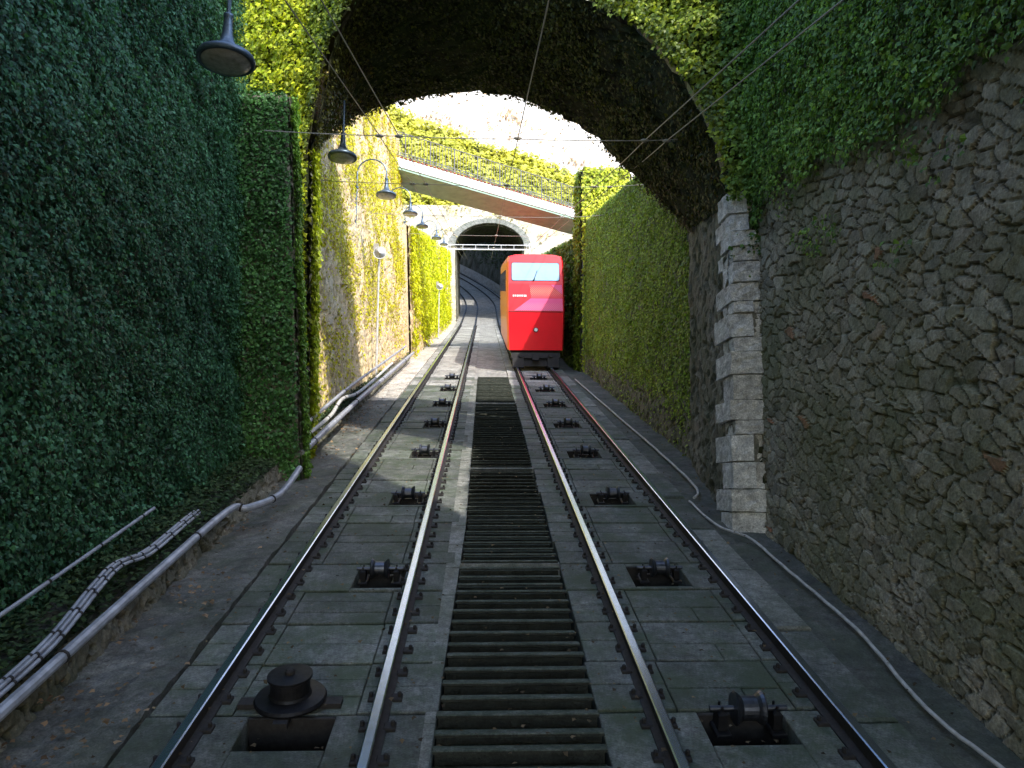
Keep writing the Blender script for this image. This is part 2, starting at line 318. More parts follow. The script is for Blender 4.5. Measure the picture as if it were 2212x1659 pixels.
# steps
def left_edge(s): return float(np.interp(s,[3.2,7.5],[-.275,-.17]))
mb=MB(); s=1.6; PITCH=.172
while s<20.6:
    x0,x1=left_edge(s)+random.uniform(-.008,.008),.665+random.uniform(-.01,.01)
    y0=s*CT+.03; z0=s*ST-.125; r=random.uniform(-.006,.006); w=PITCH*CT
    zt=z0+w*.27+.014+r
    mb.cbox(x0,x1,y0-.012,y0+w*.42,zt-.018,zt,.005)
    mb.box(x0+.01,x1-.01,y0+.03,y0+w+.02,zt-.5,zt-.032)
    s+=PITCH*random.uniform(.95,1.05)
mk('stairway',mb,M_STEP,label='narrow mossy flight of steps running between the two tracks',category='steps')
mb=MB(); S=np.arange(1,20.6,.6)
for a_,b_ in zip(S[:-1],S[1:]):
    l0,l1=left_edge(a_)-.012,left_edge(b_)-.012; b_=b_-.012
    q0=[T(-.33,a_,-.4),T(l0,a_,-.4),T(l1,b_,-.4),T(-.33,b_,-.4)]; q1=[T(-.33,a_,-.118),T(l0,a_,-.118),T(l1,b_,-.118),T(-.33,b_,-.118)]
    mb.hexa(q0,q1)
mk('edging_slabs',mb,M_EDGE,kind='structure',label='narrow concrete edging slabs beside the steps',category='ground')
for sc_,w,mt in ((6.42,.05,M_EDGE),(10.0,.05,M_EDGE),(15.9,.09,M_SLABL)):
    l0=left_edge(sc_); mb=MB(); a=T(l0-.01,sc_-w/2,-.088);b=T(.68,sc_-w/2,-.088);c=T(.68,sc_+w/2,-.088);d=T(l0-.01,sc_+w/2,-.088); dn=np.array([0,0,-.25])
    mb.hexa([a+dn,b+dn,c+dn,d+dn],[a,b,c,d])
    mk('crossbeam',mb,mt,label='pale worn concrete crossbeam set across the steps',category='slab',group='crossbeams across the steps')

# ------------------------------------------------------------ tracks
RAILU={'l':(-1.59,-.59),'r':(1.0,2.03)}
PITS=[2,6,10,14,18,22,26,30]
def slab_mesh(nm,hole=None,broken=0,mat=None,hy=(-.24,.2)):
    mb=MB(); n1=-.12
    def bx(x0,x1,y0,y1,h=0,mi=0): mb.cbox(x0,x1,y0,y1,n1-.22,n1+h,.006,mi)
    if hole is None:
        bx(-.83,-.36,-.285,-.005); bx(-.83,-.36,.003,.285,.003)
        if broken==1: bx(-.352,.352,-.29,-.02); bx(-.352,.352,-.01,.28,-.004)
        elif broken==2: bx(-.352,.352,-.29,-.11,-.003); bx(-.352,.352,-.1,.09); bx(-.352,.352,.1,.28,-.005)
        else: bx(-.352,.1,-.29,-.06); bx(.108,.352,-.29,-.06,-.004); bx(-.352,.352,-.05,.28)
        bx(.36,.83,-.285,-.005,.002); bx(.36,.83,.003,.285)
    else:
        h0,h1=hole
        bx(-.83,h0,-.285,.285); bx(h1,.83,-.285,.285); bx(h0+.003,h1-.003,hy[1],hy[1]+.025,0,1)  # dark far lip paints the shade inside the pit
        if hy[1]<.25: bx(h0+.003,h1-.003,hy[1]+.028,.285)
        bx(h0+.003,h1-.003,-.285,hy[0])
    for sx in (-.505,.505):
        for sy in (-.15,.15):
            for o in (-.068,.068):
                w=.034; mb.cbox(sx+o-w,sx+o+w,sy-.035,sy+.035,n1-.005,n1+.022,.006,1)
                mb.lathe([(.013,n1+.018),(.013,n1+.045),(.007,n1+.05)],(sx+o*1.25,sy,0),seg=6,mi=1)
    me=bpy.data.meshes.new(nm); me.from_pydata(mb.v,[],mb.f); me.materials.append(mat or M_SLAB); me.materials.append(M_RUST)
    me.polygons.foreach_set('material_index',mb.m); me.update(); return me
MEP=[slab_mesh('sleeper_slab',None,k) for k in (0,1,2)]; ME_HL=slab_mesh('sleeper_slab_pit',(0.0,.42)); ME_HR=slab_mesh('sleeper_slab_pit',(-.24,.24))
ME_H2=slab_mesh('sleeper_slab_near_pit',(-.25,.25),hy=(-.04,.255))
ME_SUN=slab_mesh('sleeper_slab_pale',None,1,M_SLABL)  # far slabs in the pale tone that stands for sunlight
def rail_mesh(u,s0,s1):
    mb=MB(); prof=[(-.055,-.12),(-.055,-.108),(-.012,-.095),(-.012,-.035),(-.03,-.025),(-.03,-.005),(-.022,0),(.022,0),(.03,-.005),(.03,-.025),(.012,-.035),(.012,-.095),(.055,-.108),(.055,-.12)]
    S=np.concatenate([np.arange(s0,60,3.0),np.arange(60,s1+.01,1.5)]); k=len(prof); vs=[]
    for s in S:
        for a,b in prof: vs.append(G(u+a,s,b))
    mb.v=[tuple(p) for p in vs]
    for i in range(len(S)-1):
        for j in range(k):
            j2=(j+1)%k; mb.f.append((i*k+j,i*k+j2,(i+1)*k+j2,(i+1)*k+j)[::-1]); mb.m.append(1 if j in (5,6,7) else 0)
    mb.f.append(tuple(range(k))); mb.m.append(0); return mb
for key,lab in (('l','curving funicular track with polished rails on concrete slabs'),('r','funicular track with polished rails under the red car')):
    a,b=RAILU[key]; cu=(a+b)/2; e=empty('railway_track',T(cu,1,-.12),lab,'track',group='funicular tracks')
    for u in (a,b): mk('rail',rail_mesh(u,.5,104),[M_RUST,M_RAILTOP],parent=e)
    for i in range(80):
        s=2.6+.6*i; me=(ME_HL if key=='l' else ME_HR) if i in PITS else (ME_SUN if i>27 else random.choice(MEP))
        if i==2: me=ME_H2
        o=bpy.data.objects.new('sleeper',me); COL.objects.link(o); o.parent=e
        p=T(cu+random.uniform(-.012,.012),s,random.uniform(-.006,.003))-np.array(e.location); o.location=p
        o.rotation_euler=(TH+random.uniform(-.006,.006),random.uniform(-.004,.004),random.uniform(-.006,.006))
    for i in range(-3,0):
        s=2.6+.6*i; o=bpy.data.objects.new('sleeper',MEP[0]); COL.objects.link(o); o.parent=e; o.location=T(cu,s,0)-np.array(e.location); o.rotation_euler=(TH,0,0)
for i in range(34):
    s=2.2+1.15*i; mb=MB(); mb.cbox(-.135,.135,-.56,.56,-.1,.03 if i%3 else .045,.015)
    me_o=mk('kerb_block',mb,M_SLAB if i%4 in(1,2) else M_EDGE,local=True,loc=T(2.245,s,-.12),label='worn concrete kerb block beside the outer rail',category='kerb',group='kerb blocks beside the outer rail')
    me_o.rotation_euler=(TH,0,random.uniform(-.01,.01))

# rollers
def drum_mb(r=.1,w=.2):
    mb=MB(); mb.lathe([(.02,-w/2-.16),(.02,-w/2),(r,-w/2),(r+.012,-w/2+.01),(r,-w/2+.03),(r*.8,-w/2+.05),(r*.78,w/2-.05),(r,w/2-.03),(r+.012,w/2-.01),(r,w/2),(.02,w/2),(.02,w/2+.16)],axis='x',seg=22); return mb
def frame_mb(w=.2):
    mb=MB()
    for sx in (-1,1):
        x=sx*(w/2+.085); mb.cbox(x-.03,x+.03,-.06,.06,-.13,.0,.02); mb.cbox(x-.05,x+.05,-.11,.11,-.15,-.125,.006)
        mb.tube([(x,-.035,-.05),(x,-.035,.03)],.009,6); mb.tube([(x,.035,-.05),(x,.035,.03)],.009,6)
    mb.box(-w/2-.12,w/2+.12,.1,.13,-.16,-.12); return mb
protoD=protoF=None
def roller(u,s,n=-.05,sc=.76):
    global protoD,protoF
    e=empty('cable_roller',T(u,s,n),'worn steel cable roller on iron bearings between the rails','roller',group='cable rollers between the rails',rot=(TH,0,0)); e.scale=(sc,)*3
    if protoD is None:
        protoD=mk('roller_drum',drum_mb(),M_STEEL,parent=e,local=True,smooth=False); protoF=mk('bearing_frame',frame_mb(),M_IRON,parent=e,local=True)
    else:
        for p in (protoD,protoF):
            q=p.copy(); COL.objects.link(q); q.parent=e
for i in PITS:
    s=2.6+.6*i
    if i!=2: roller(-.88,s)
    roller(1.53,s+(.2 if i==2 else 0),sc=.86 if i==2 else .76)
e=empty('cable_sheave',T(-1.13,4.2,-.12),'dark iron guide sheave standing over an open pit','pulley',rot=(TH,0,0))
mb=MB(); mb.lathe([(.05,.03),(.205,.035),(.21,.05),(.2,.065),(.125,.075),(.115,.09),(.115,.17),(.13,.18),(.13,.195),(.05,.2)],seg=36); mk('sheave_wheel',mb,M_IRON,parent=e,local=True)
mb=MB(); mb.lathe([(.03,.19),(.03,.22),(.02,.23)],seg=10); mb.box(-.3,.3,-.04,.04,0,.03); mb.box(-.04,.04,-.25,.05,0,.035); mk('mounting_bracket',mb,M_RUST,parent=e,local=True)

# ------------------------------------------------------------ left walls
g,uv=wall_pts(1.0,9.75,-3.25,-3.3,8.0,8.0,.055,res=.08)
stone('retaining_wall',g,uv,(.3,.18),.08,M_GREY,label='tall retaining wall smothered in dark glossy ivy',category='wall')
g,uv=wall_pts(2.6,9.75,-3.26,-3.3,8.0,8.0,.055,res=.08)
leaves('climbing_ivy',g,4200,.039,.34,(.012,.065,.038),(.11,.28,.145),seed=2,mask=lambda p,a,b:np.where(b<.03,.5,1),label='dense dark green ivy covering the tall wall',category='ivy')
# buttress
bt=empty('wall_buttress',T(-3,9.6,-.2),'ivy covered buttress standing out from the tall wall','buttress')
b0=T(-3.7,9.55,-.2); b1=T(-2.36,9.55,-.2); H=5.35
g,uv=patch(b0,b1,b0+[0,0,H],b1+[-.38,0,H],.06); stone('buttress_face',g,uv,(.3,.18),.06,M_GREY,parent=bt,thick=.3)
gB=g
g2,uv2=patch(T(-2.36,9.55,-.2),T(-2.4,9.9,-.2),T(-2.36,9.55,-.2)+[-.38,0,H],T(-2.4,9.9,-.2)+[-.38,0,H],.06); stone('buttress_side',g2,uv2,(.3,.18),.03,M_GREY,parent=bt,thick=0,flip=False)
g3=patch(b0+[0,.02,H],b1+[-.38,.02,H],b0+[0,.4,H],b1+[-.38,.4,H],.1)[0]
leaves('climbing_ivy',gB,2800,.048,.16,(.02,.09,.03),(.12,.3,.08),seed=3,mask=lambda p,a,b:np.where(b<.03,.3,1),label='deep green ivy clothing the buttress',category='ivy')
leaves('climbing_ivy',g2,3500,.05,.12,(.05,.15,.03),(.26,.48,.08),seed=4,label='deep green ivy on the buttress edge',category='ivy')
leaves('climbing_ivy',g3,1500,.06,.2,(.03,.08,.02),(.12,.2,.03),seed=5,label='ivy tuft on the buttress top',category='ivy')
# far left high wall
g,uv=wall_pts(12.2,26.0,-2.85,-2.72,8.5,8.3,.05,res=.06)
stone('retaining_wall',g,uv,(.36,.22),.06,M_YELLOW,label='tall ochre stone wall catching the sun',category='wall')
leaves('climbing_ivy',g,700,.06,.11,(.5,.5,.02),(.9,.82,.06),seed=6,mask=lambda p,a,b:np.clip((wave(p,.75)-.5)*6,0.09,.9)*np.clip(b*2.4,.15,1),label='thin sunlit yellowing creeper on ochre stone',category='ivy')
g,uv=wall_pts(26.6,55,-2.62,-2.5,5.0,5.4,.04,res=.12)
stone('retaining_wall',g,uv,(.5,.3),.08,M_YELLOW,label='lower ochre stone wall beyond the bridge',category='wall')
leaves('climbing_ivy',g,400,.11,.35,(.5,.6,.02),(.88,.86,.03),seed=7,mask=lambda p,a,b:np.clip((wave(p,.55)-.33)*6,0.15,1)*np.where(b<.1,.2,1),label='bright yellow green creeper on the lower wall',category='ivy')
# ------------------------------------------------------------ right walls
g,uv=wall_pts(1.2,8.1,2.93,2.95,6.6,6.4,.02,res=.017)
stone('retaining_wall',g,uv,(.19,.105),.038,M_RUBBLE,flip=True,label='rough rubble stone retaining wall with ivy above',category='wall')
def mR(p,a,b):
    z=(p[:,2]-p[:,1]*math.tan(TH)) # height above slope line
    lim=3.35+.35*(wave(p,1.2)-.5)*2+.5*np.clip((4.6-p[:,1])/2.5,0,1)
    return np.clip((z-lim)*3,0,1)+np.where((z>lim-.8)&(wave(p+2,2.2)>.66),.25,0)
leaves('climbing_ivy',g[::4,::4],3800,.042,.26,(.07,.18,.04),(.38,.6,.13),flip=True,seed=8,mask=mR,label='green ivy spilling over the rubble stone wall',category='ivy')
g,uv=wall_pts(10.7,22.6,3.12,3.1,5.3,4.85,.03,res=.06)
stone('retaining_wall',g,uv,(.35,.22),.07,M_GREY,flip=True,label='lower stone wall under a sheet of ivy',category='wall')
leaves('climbing_ivy',g,2500,.048,.09,(.17,.3,.05),(.48,.62,.12),flip=True,seed=9,mask=lambda p,a,b:np.clip((b-.07-.06*wave(p,2))*12,.06,1),label='even sheet of fresh green ivy on the wall',category='ivy')
pp=empty('wall_pier',T(3.6,22.8,-.2),'square ivy topped pier ending the wall','pier')
b0=T(3.0,22.75,-.2); b1=T(4.5,22.75,-.2); g,uv=patch(b0,b1,b0+[.1,0,6.6],b1+[.1,0,6.6],.08); stone('pier_face',g,uv,(.4,.25),.06,M_GREY,parent=pp,thick=1.0)
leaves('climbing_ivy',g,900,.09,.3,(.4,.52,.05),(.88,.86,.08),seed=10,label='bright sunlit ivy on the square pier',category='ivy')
g,uv=patch(b0+[0,.03,0],b0+[0,1.0,.27],b0+[.1,.03,6.6],b0+[.1,1,6.6],.1); stone('pier_side',g,uv,(.4,.25),.05,M_GREY,parent=pp,thick=.3,flip=True)
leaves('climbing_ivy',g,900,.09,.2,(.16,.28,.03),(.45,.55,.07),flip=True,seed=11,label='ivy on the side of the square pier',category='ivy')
g,uv=wall_pts(23.9,55,3.02,3.0,4.4,4.6,.02,res=.14)
stone('retaining_wall',g,uv,(.5,.3),.08,M_GREY,flip=True,label='dark mossy wall behind the red car',category='wall')
leaves('climbing_ivy',g,350,.12,.25,(.04,.1,.02),(.2,.3,.05),flip=True,seed=12,label='ragged dark ivy behind the red car',category='ivy')

# ------------------------------------------------------------ arched bridge
def resample(P,k):
    P=np.array(P,float); L=np.r_[0,np.cumsum(np.linalg.norm(np.diff(P,axis=0),axis=1))]; t=np.linspace(0,L[-1],k)
    return np.stack([np.interp(t,L,P[:,i]) for i in range(3)],-1),t
def plumb(pts,n0=-2.4):
    out=[]
    for u,d,n in pts:
        t=1+.137*(n-n0)/d; t=1+.137*(n*t-n0)/d; out.append(Q(u*t,d*t,n*t+CAMH))
    return np.array(out)
def arch(near,far,ztop,xl,xr,skew,mats,cell,res,name,label,ground_n=-2.55):
    Pn=plumb(near); Pf=plumb(far); e=empty(name,Q(0,near[5][1],0),label,'bridge')
    A,ta=resample(Pn,70); B,tb=resample(Pf,70)
    for _ in range(3):
        A[1:-1]=(A[:-2]+2*A[1:-1]+A[2:])/4; B[1:-1]=(B[:-2]+2*B[1:-1]+B[2:])/4
    M=40; bb=np.linspace(0,1,M)[:,None,None]
    gv=A[None]*(1-bb)+B[None]*bb; depth=np.linalg.norm(B-A,axis=1).mean()
    uv=np.stack(np.broadcast_arrays(ta[None,:],bb[...,0]*depth),-1)
    stone('vault',gv,uv,cell,.07,mats[0],parent=e,thick=0,flip=True)
    legs=[]
    for a,b in ((A[0],B[0]),(A[-1],B[-1])):
        fa=a.copy(); fa[2]=a[1]*math.tan(TH)-.4; fa[0]=a[0]-np.sign(a[0])*.028*(a[2]-fa[2]); fb=b.copy(); fb[2]=b[1]*math.tan(TH)-.4; fb[0]=b[0]-np.sign(b[0])*.02*(b[2]-fb[2])
        g,u2=patch(fa,fb,a,b,res); stone('abutment',g,u2,cell,.06,mats[2],parent=e,thick=0,flip=(a[0]>0)); legs.append((fa,fb,g))
    top=A.copy(); top[:,2]=ztop; k=24; bb=np.linspace(0,1,k)[:,None,None]; gs=A[None]*(1-bb)+top[None]*bb
    uvs=np.stack(np.broadcast_arrays(A[None,:,0]+0*bb[...,0],gs[...,2]),-1); stone('spandrel_wall',gs,uvs,cell,.06,mats[1],parent=e,thick=0)
    topB=B.copy(); topB[:,2]=ztop; gf=B[None]*(1-bb)+topB[None]*bb; stone('spandrel_wall',gf,uvs,cell,.05,mats[1],parent=e,thick=0,flip=True)
    gsides=[]
    for (fa,fb,_),a,at,xo in ((legs[0],A[0],top[0],xl),(legs[1],A[-1],top[-1],xr)):
        dy=lambda x,x0:-skew*(x-x0)
        fo=np.array([xo,fa[1]+dy(xo,fa[0]),fa[2]]); ao=np.array([xo,a[1]+dy(xo,a[0]),a[2]]); to=np.array([xo,at[1]+dy(xo,at[0]),ztop])
        if xo<0: g1,u1=patch(fo,fa,ao,a,res); g2_,u2_=patch(ao,a,to,at,res)
        else: g1,u1=patch(fa,fo,a,ao,res); g2_,u2_=patch(a,ao,at,to,res)
        bd=(np.sign(xo)*.35,1,0)
        stone('side_wall',g1,u1,cell,.05,mats[1],parent=e,thick=.8,bdir=bd); stone('side_wall',g2_,u2_,cell,.05,mats[1],parent=e,thick=.8,bdir=bd); gsides.append((g1,g2_))
    mb=MB(); k=len(A); vs=[tuple(p) for p in top]+[tuple(p) for p in topB]; mb.add(vs,[(i,i+1,k+i+1,k+i) for i in range(k-1)])
    mk('deck',mb,M_EARTH,parent=e)
    for b,xo in ((B[0],xl),(B[-1],xr)):
        P0=np.array([b[0],b[1]+.05,b[1]*math.tan(TH)-.4]); P1=np.array([xo,b[1]+.05,P0[2]])
        mb=MB(); mb.add([P0,P1,[xo,P1[1],ztop],[b[0],P0[1],ztop]],[(0,1,2,3)]); mk('rear_wall',mb,mats[1],parent=e)
    return e,A,B,gv,gs,gsides,legs
near=[(-2.53,10.8,1.95),(-2.34,10.69,2.78),(-2.19,10.6,3.41),(-1.83,10.4,3.98),(-1.01,9.96,4.24),(-.265,9.55,4.18),(.59,9.08,3.81),(1.26,8.7,3.33),(1.84,8.39,2.83),(2.29,8.14,2.12),(2.54,8.0,1.45),(2.61,7.97,.91)]
far=[(-3.22,13.9,2.74),(-2.93,13.77,2.89),(-2.01,13.3,3.18),(-1.15,12.9,3.32),(-.04,12.3,3.25),(.63,11.98,3.06),(1.12,11.74,2.78),(1.66,11.47,2.39),(2.05,11.27,1.97),(2.49,11.05,1.49),(2.97,10.8,.89)]
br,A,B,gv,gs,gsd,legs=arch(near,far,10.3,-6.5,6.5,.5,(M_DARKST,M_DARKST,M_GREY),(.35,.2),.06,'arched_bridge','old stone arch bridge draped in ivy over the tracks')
leaves('climbing_ivy',gv,1400,.05,.18,(.03,.045,.01),(.13,.13,.025),flip=True,seed=13,mask=lambda p,a,b:np.clip((wave(p,1.1)-.3)*5,.2,1),label='dry greenish brown ivy clinging under the arch',category='ivy')
leaves('climbing_ivy',gs,2200,.06,.32,(.14,.24,.03),(.6,.66,.06),seed=14,label='ivy hanging over the face of the arch',category='ivy')
lipb=np.linspace(-.42,.25,8)[:,None,None]; lip=A[None]+lipb*np.array([0,0,1.0])+np.array([0,-.14,0]); 
leaves('climbing_ivy',lip,1500,.055,.2,(.06,.12,.02),(.32,.4,.06),seed=33,mask=lambda p,a,b:np.clip((b-.75+.75*wave(p,2.6))*3,.0,1),label='ragged fringe of ivy hanging from the arch lip',category='ivy')
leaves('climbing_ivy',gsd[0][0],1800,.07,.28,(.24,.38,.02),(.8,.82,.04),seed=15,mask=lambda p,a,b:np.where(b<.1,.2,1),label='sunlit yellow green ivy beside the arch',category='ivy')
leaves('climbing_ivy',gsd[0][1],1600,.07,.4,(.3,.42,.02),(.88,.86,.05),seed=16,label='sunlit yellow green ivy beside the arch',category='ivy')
leaves('climbing_ivy',legs[0][2],1600,.075,.16,(.2,.32,.02),(.65,.7,.05),seed=19,label='ivy wrapping round the left abutment',category='ivy')
leaves('climbing_ivy',gsd[1][1],2600,.056,.34,(.08,.19,.04),(.42,.6,.1),seed=17,label='ivy cascading over the stone pier',category='ivy')
leaves('climbing_ivy',gsd[1][0],1800,.055,.2,(.05,.14,.04),(.2,.36,.08),seed=18,mask=lambda p,a,b:np.clip((b-.86+.2*wave(p,3))*8,0,1),label='ivy fringe over the quoins',category='ivy')
# quoins on the near pier corner: full-width courses with thin joints, left edge ragged
fa=legs[1][0]; at=A[-1]; mb=MB(); z=fa[2]+.2; top=at[2]+.05; k=0
while z<top:
    h=random.uniform(.13,.3); f=(z-fa[2])/(at[2]-fa[2]); x0=fa[0]+(at[0]-fa[0])*f-.05+random.uniform(-.035,.03)
    x1=3.06; y0=fa[1]-.14+random.uniform(-.02,.02); dp=.42 if k%2 else .24; j=lambda:random.uniform(-.012,.012)
    cuts=[x0,x1] if random.random()<.55 else [x0,x0+(x1-x0)*random.uniform(.4,.65),x1]
    for a_,b_ in zip(cuts[:-1],cuts[1:]):
        g_=.006 if b_<x1 else 0; yo=random.uniform(-.012,.012)
        bpts=[(a_+j(),y0+yo+j(),z+j()*.5),(b_-g_,y0+yo-.07+j(),z+j()*.5),(b_-g_,y0+dp+.1,z),(a_,y0+dp+.1,z)]
        tp=[(a_+j(),y0+yo+j(),z+h-.014+j()*.5),(b_-g_,y0+yo-.07+j(),z+h-.014+j()*.5),(b_-g_,y0+dp+.1,z+h-.014),(a_,y0+dp+.1,z+h-.014)]
        mb.hexa(bpts,tp)
    z+=h; k+=1
q=mk('quoin_stones',mb,M_QUOIN,parent=br,label='pale rough limestone blocks stacked up the pier corner')
sb=q.modifiers.new('s','SUBSURF'); sb.subdivision_type='SIMPLE'; sb.levels=3; sb.render_levels=3
tx=bpy.data.textures.new('chip','CLOUDS'); tx.noise_scale=.07
dm=q.modifiers.new('d','DISPLACE'); dm.texture=tx; dm.strength=.03; dm.mid_level=.5; dm.texture_coords='GLOBAL'
mb=MB(); fx0=fa[0]-.02; tx0=at[0]-.02; yb=fa[1]-.12
mb.hexa([(fx0,yb,fa[2]),(3.02,yb-.04,fa[2]),(3.02,yb+.3,fa[2]),(fx0,yb+.3,fa[2])],[(tx0,yb,at[2]),(3.04,yb-.04,at[2]),(3.04,yb+.3,at[2]),(tx0,yb+.3,at[2])])
mk('quoin_mortar',mb,M_EDGE,parent=br)
# ------------------------------------------------------------ far portal
cx=.35; pn=[];pf=[]
for i in range(12):
    a=math.pi*(1-i/11); pn.append((cx+2.5*math.cos(a),54.0,3.0+1.7*math.sin(a))); pf.append((cx+2.45*math.cos(a),62.0,2.2+1.7*math.sin(a)))
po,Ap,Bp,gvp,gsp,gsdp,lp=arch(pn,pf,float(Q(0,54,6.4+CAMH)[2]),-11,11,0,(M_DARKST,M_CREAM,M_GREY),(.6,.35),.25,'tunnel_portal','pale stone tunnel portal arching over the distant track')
mb=MB()
for i in range(len(Ap)-1):
    a,b=Ap[i],Ap[i+1]; c0=np.array([cx,a[1],Ap[0][2]]); oa=c0+(a-c0)*1.2; ob=c0+(b-c0)*1.2; dy=np.array([0,-.18,0]); dz=np.array([0,.4,0])
    if i%3==2: b=a+(b-a)*.85; ob=oa+(ob-oa)*.85
    mb.hexa([a+dy,b+dy,b+dz,a+dz],[oa+dy,ob+dy,ob+dz,oa+dz])
mk('arch_ring',mb,M_EDGE,parent=po)
for q_,sd_ in ((gsp,51),(gsdp[0][1],52),(gsdp[1][1],53)):
    leaves('climbing_ivy',q_,60,.16,.3,(.3,.28,.08),(.7,.6,.25),seed=sd_,mask=lambda p,a,b:np.clip((wave(p,.8)-.5)*4+(b-.6),0.04,1),label='straggling dry creeper on the portal face',category='ivy')
S=np.arange(62,112,.6)
def curved(u,H,n0=-.2,S=S,nv=14):
    base=G(u,S,n0); bb=np.linspace(0,1,nv)[:,None,None]; g=base[None]+bb*np.array([0,0,H]); uv=np.stack(np.broadcast_arrays(S[None,:]*1.,bb[...,0]*H),-1); return g,uv
g,uv=curved(3.2,9); stone('retaining_wall',g,uv,(.9,.5),.12,M_GREY,flip=True,thick=0,label='curving grey wall above the distant bend',category='wall')
leaves('climbing_ivy',g,90,.2,.3,(.03,.08,.03),(.1,.16,.05),flip=True,seed=21,mask=lambda p,a,b:np.clip(b*2-.5,0,1),label='dark foliage over the curving wall',category='ivy')
g,uv=curved(-3.0,9); stone('retaining_wall',g,uv,(.9,.5),.12,M_GREY,thick=0,label='grey wall on the inside of the bend',category='wall')
g,uv=curved(2.5,1.1,nv=5); stone('walkway_parapet',g,uv,(.9,.4),.05,M_PALE,flip=True,thick=0,label='low pale parapet sweeping round the bend',category='parapet')
b0=T(-24,104,4.0); b1=T(6,104,4.0); g,uv=patch(b0,b1,b0+[0,0,17],b1+[0,0,17],.5)
stone('retaining_wall',g,uv,(.9,.5),.15,M_GREY,thick=.5,label='dark foliage covered wall closing the distant bend',category='wall')
leaves('climbing_ivy',g,40,.3,.5,(.03,.07,.03),(.1,.15,.05),seed=22,label='dark foliage on the distant wall',category='ivy')
# ------------------------------------------------------------ gantry
e=empty('cable_gantry',Q(.35,50,0),'thin pale steel gantry carrying wires over the tracks','gantry')
mb=MB()
for nz,r in ((4.95,.04),(5.25,.025)):
    mb.tube([Q(-2.5,50,nz),Q(3.0,50,nz)],r,6)
for i in range(7):
    a=-2.3+5.1*i/6; mb.tube([Q(a,50,4.95),Q(a,50,5.25)],.015,5)
mk('gantry_beam',mb,M_FASCIA,parent=e)
for u in (-2.5,3.0):
    mb=MB(); mb.tube([T(u,50.4,-.3),Q(u,50.2,5.4)],.05,8); mk('gantry_post',mb,M_FASCIA,parent=e)
# ------------------------------------------------------------ slab footbridge with railing
def lerp(a,b,t): return a+(b-a)*t
L0=Q(-3.6,25.4,6.8); zc=L0[2]; R0=Q(4.6,30.8,5.0); R0=np.array([R0[0],R0[1],zc-.22])
fb=empty('footbridge',(L0+R0)/2,'slender concrete footbridge with white fascia and iron railing','bridge')
back=np.array([.5,2.1,0]); mb=MB()
dn=np.array([0,0,-.3]); mb.hexa([L0+dn,R0+dn,R0+back+dn,L0+back+dn],[L0,R0,R0+back,L0+back]); mk('deck_slab',mb,M_SOFFIT,parent=fb)
f=np.array([-.02,-.06,0]); mb=MB(); u5=np.array([0,0,.1]); d5=np.array([0,0,-.22])
mb.hexa([L0+f+d5,R0+f+d5,R0-f*.05+d5,L0-f*.05+d5],[L0+f+u5,R0+f+u5,R0-f*.05+u5,L0-f*.05+u5]); mk('fascia',mb,M_FASCIA,parent=fb)
mb=MB()
for off in (0,1):
    o=back*off*.97+np.array([0,0,.1]); n=80
    for i in range(n):
        p=lerp(L0,R0,i/(n-1))+o; mb.tube([p,p+[0,0,.95]],.009 if i%8 else .022,4)
    for zz in (.12,.95): mb.tube([L0+o+[0,0,zz],R0+o+[0,0,zz]],.016,6)
mk('railing',mb,M_RAILING,parent=fb)
mb=MB(); n=60; 
for i in range(n):
    p=lerp(L0,R0,(i+.2)/n)+f*1.2; q=lerp(L0,R0,(i+.75)/n)+f*1.2; mb.tube([p+[0,0,.125],q+[0,0,.125]],.028,5)
mk('dark_band',mb,M_BAND,parent=fb)
# ------------------------------------------------------------ banks and pale rampart
P00=Q(-16,56,8.0);P10=Q(16,56,7.0);P01=Q(-16,62,2.33+17.2);P11=Q(16,62,2.33+6.2)
g,uv=patch(P00,P10,P01,P11,.6); g[...,2]+= .9*(wave(g,.35)-.5)
npb=stone('grassy_bank',g,uv,(1.2,1.0),.1,M_EARTH,thick=0,label='steep overgrown bank above the tunnel',category='bank',kind='structure')
leaves('bank_shrubs',g,110,.3,1.1,(.28,.34,.04),(.85,.78,.12),seed=30,label='sunlit yellow green shrubs covering the bank',category='shrubs')
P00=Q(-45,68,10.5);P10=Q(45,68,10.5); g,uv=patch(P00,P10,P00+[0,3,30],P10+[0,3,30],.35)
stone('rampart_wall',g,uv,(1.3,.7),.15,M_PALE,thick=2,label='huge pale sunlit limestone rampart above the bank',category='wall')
leaves('climbing_ivy',g,45,.24,.35,(.66,.42,.3),(.8,.62,.42),seed=31,mask=lambda p,a,b:np.clip((wave(p,.4)-.5)*3,.08,.8),label='bleached dry creepers scattered on the rampart',category='ivy')
# shoulders of the cutting
for sg,lab in ((-1,'earth behind the tall ivy wall'),(1,'earth behind the stone wall')):
    mb=MB(); hs=[(-14,6.0),(9.5,6.0),(12,4.6),(26,4.6),(27,4.1),(54,4.2)]
    vs=[];u0=3.95
    for s_,h in hs: vs+= [T(sg*u0,s_,h-1.2),T(sg*u0,s_,h-.2),T(sg*9,s_,h-.1),T(sg*70,s_,h)]
    fs=[(i*4+j,i*4+j+1,i*4+j+5,i*4+j+4) for i in range(len(hs)-1) for j in range(3)]; mb.add(vs,fs)
    mk('hillside',mb,M_EARTH,kind='structure',label=lab,category='hill')

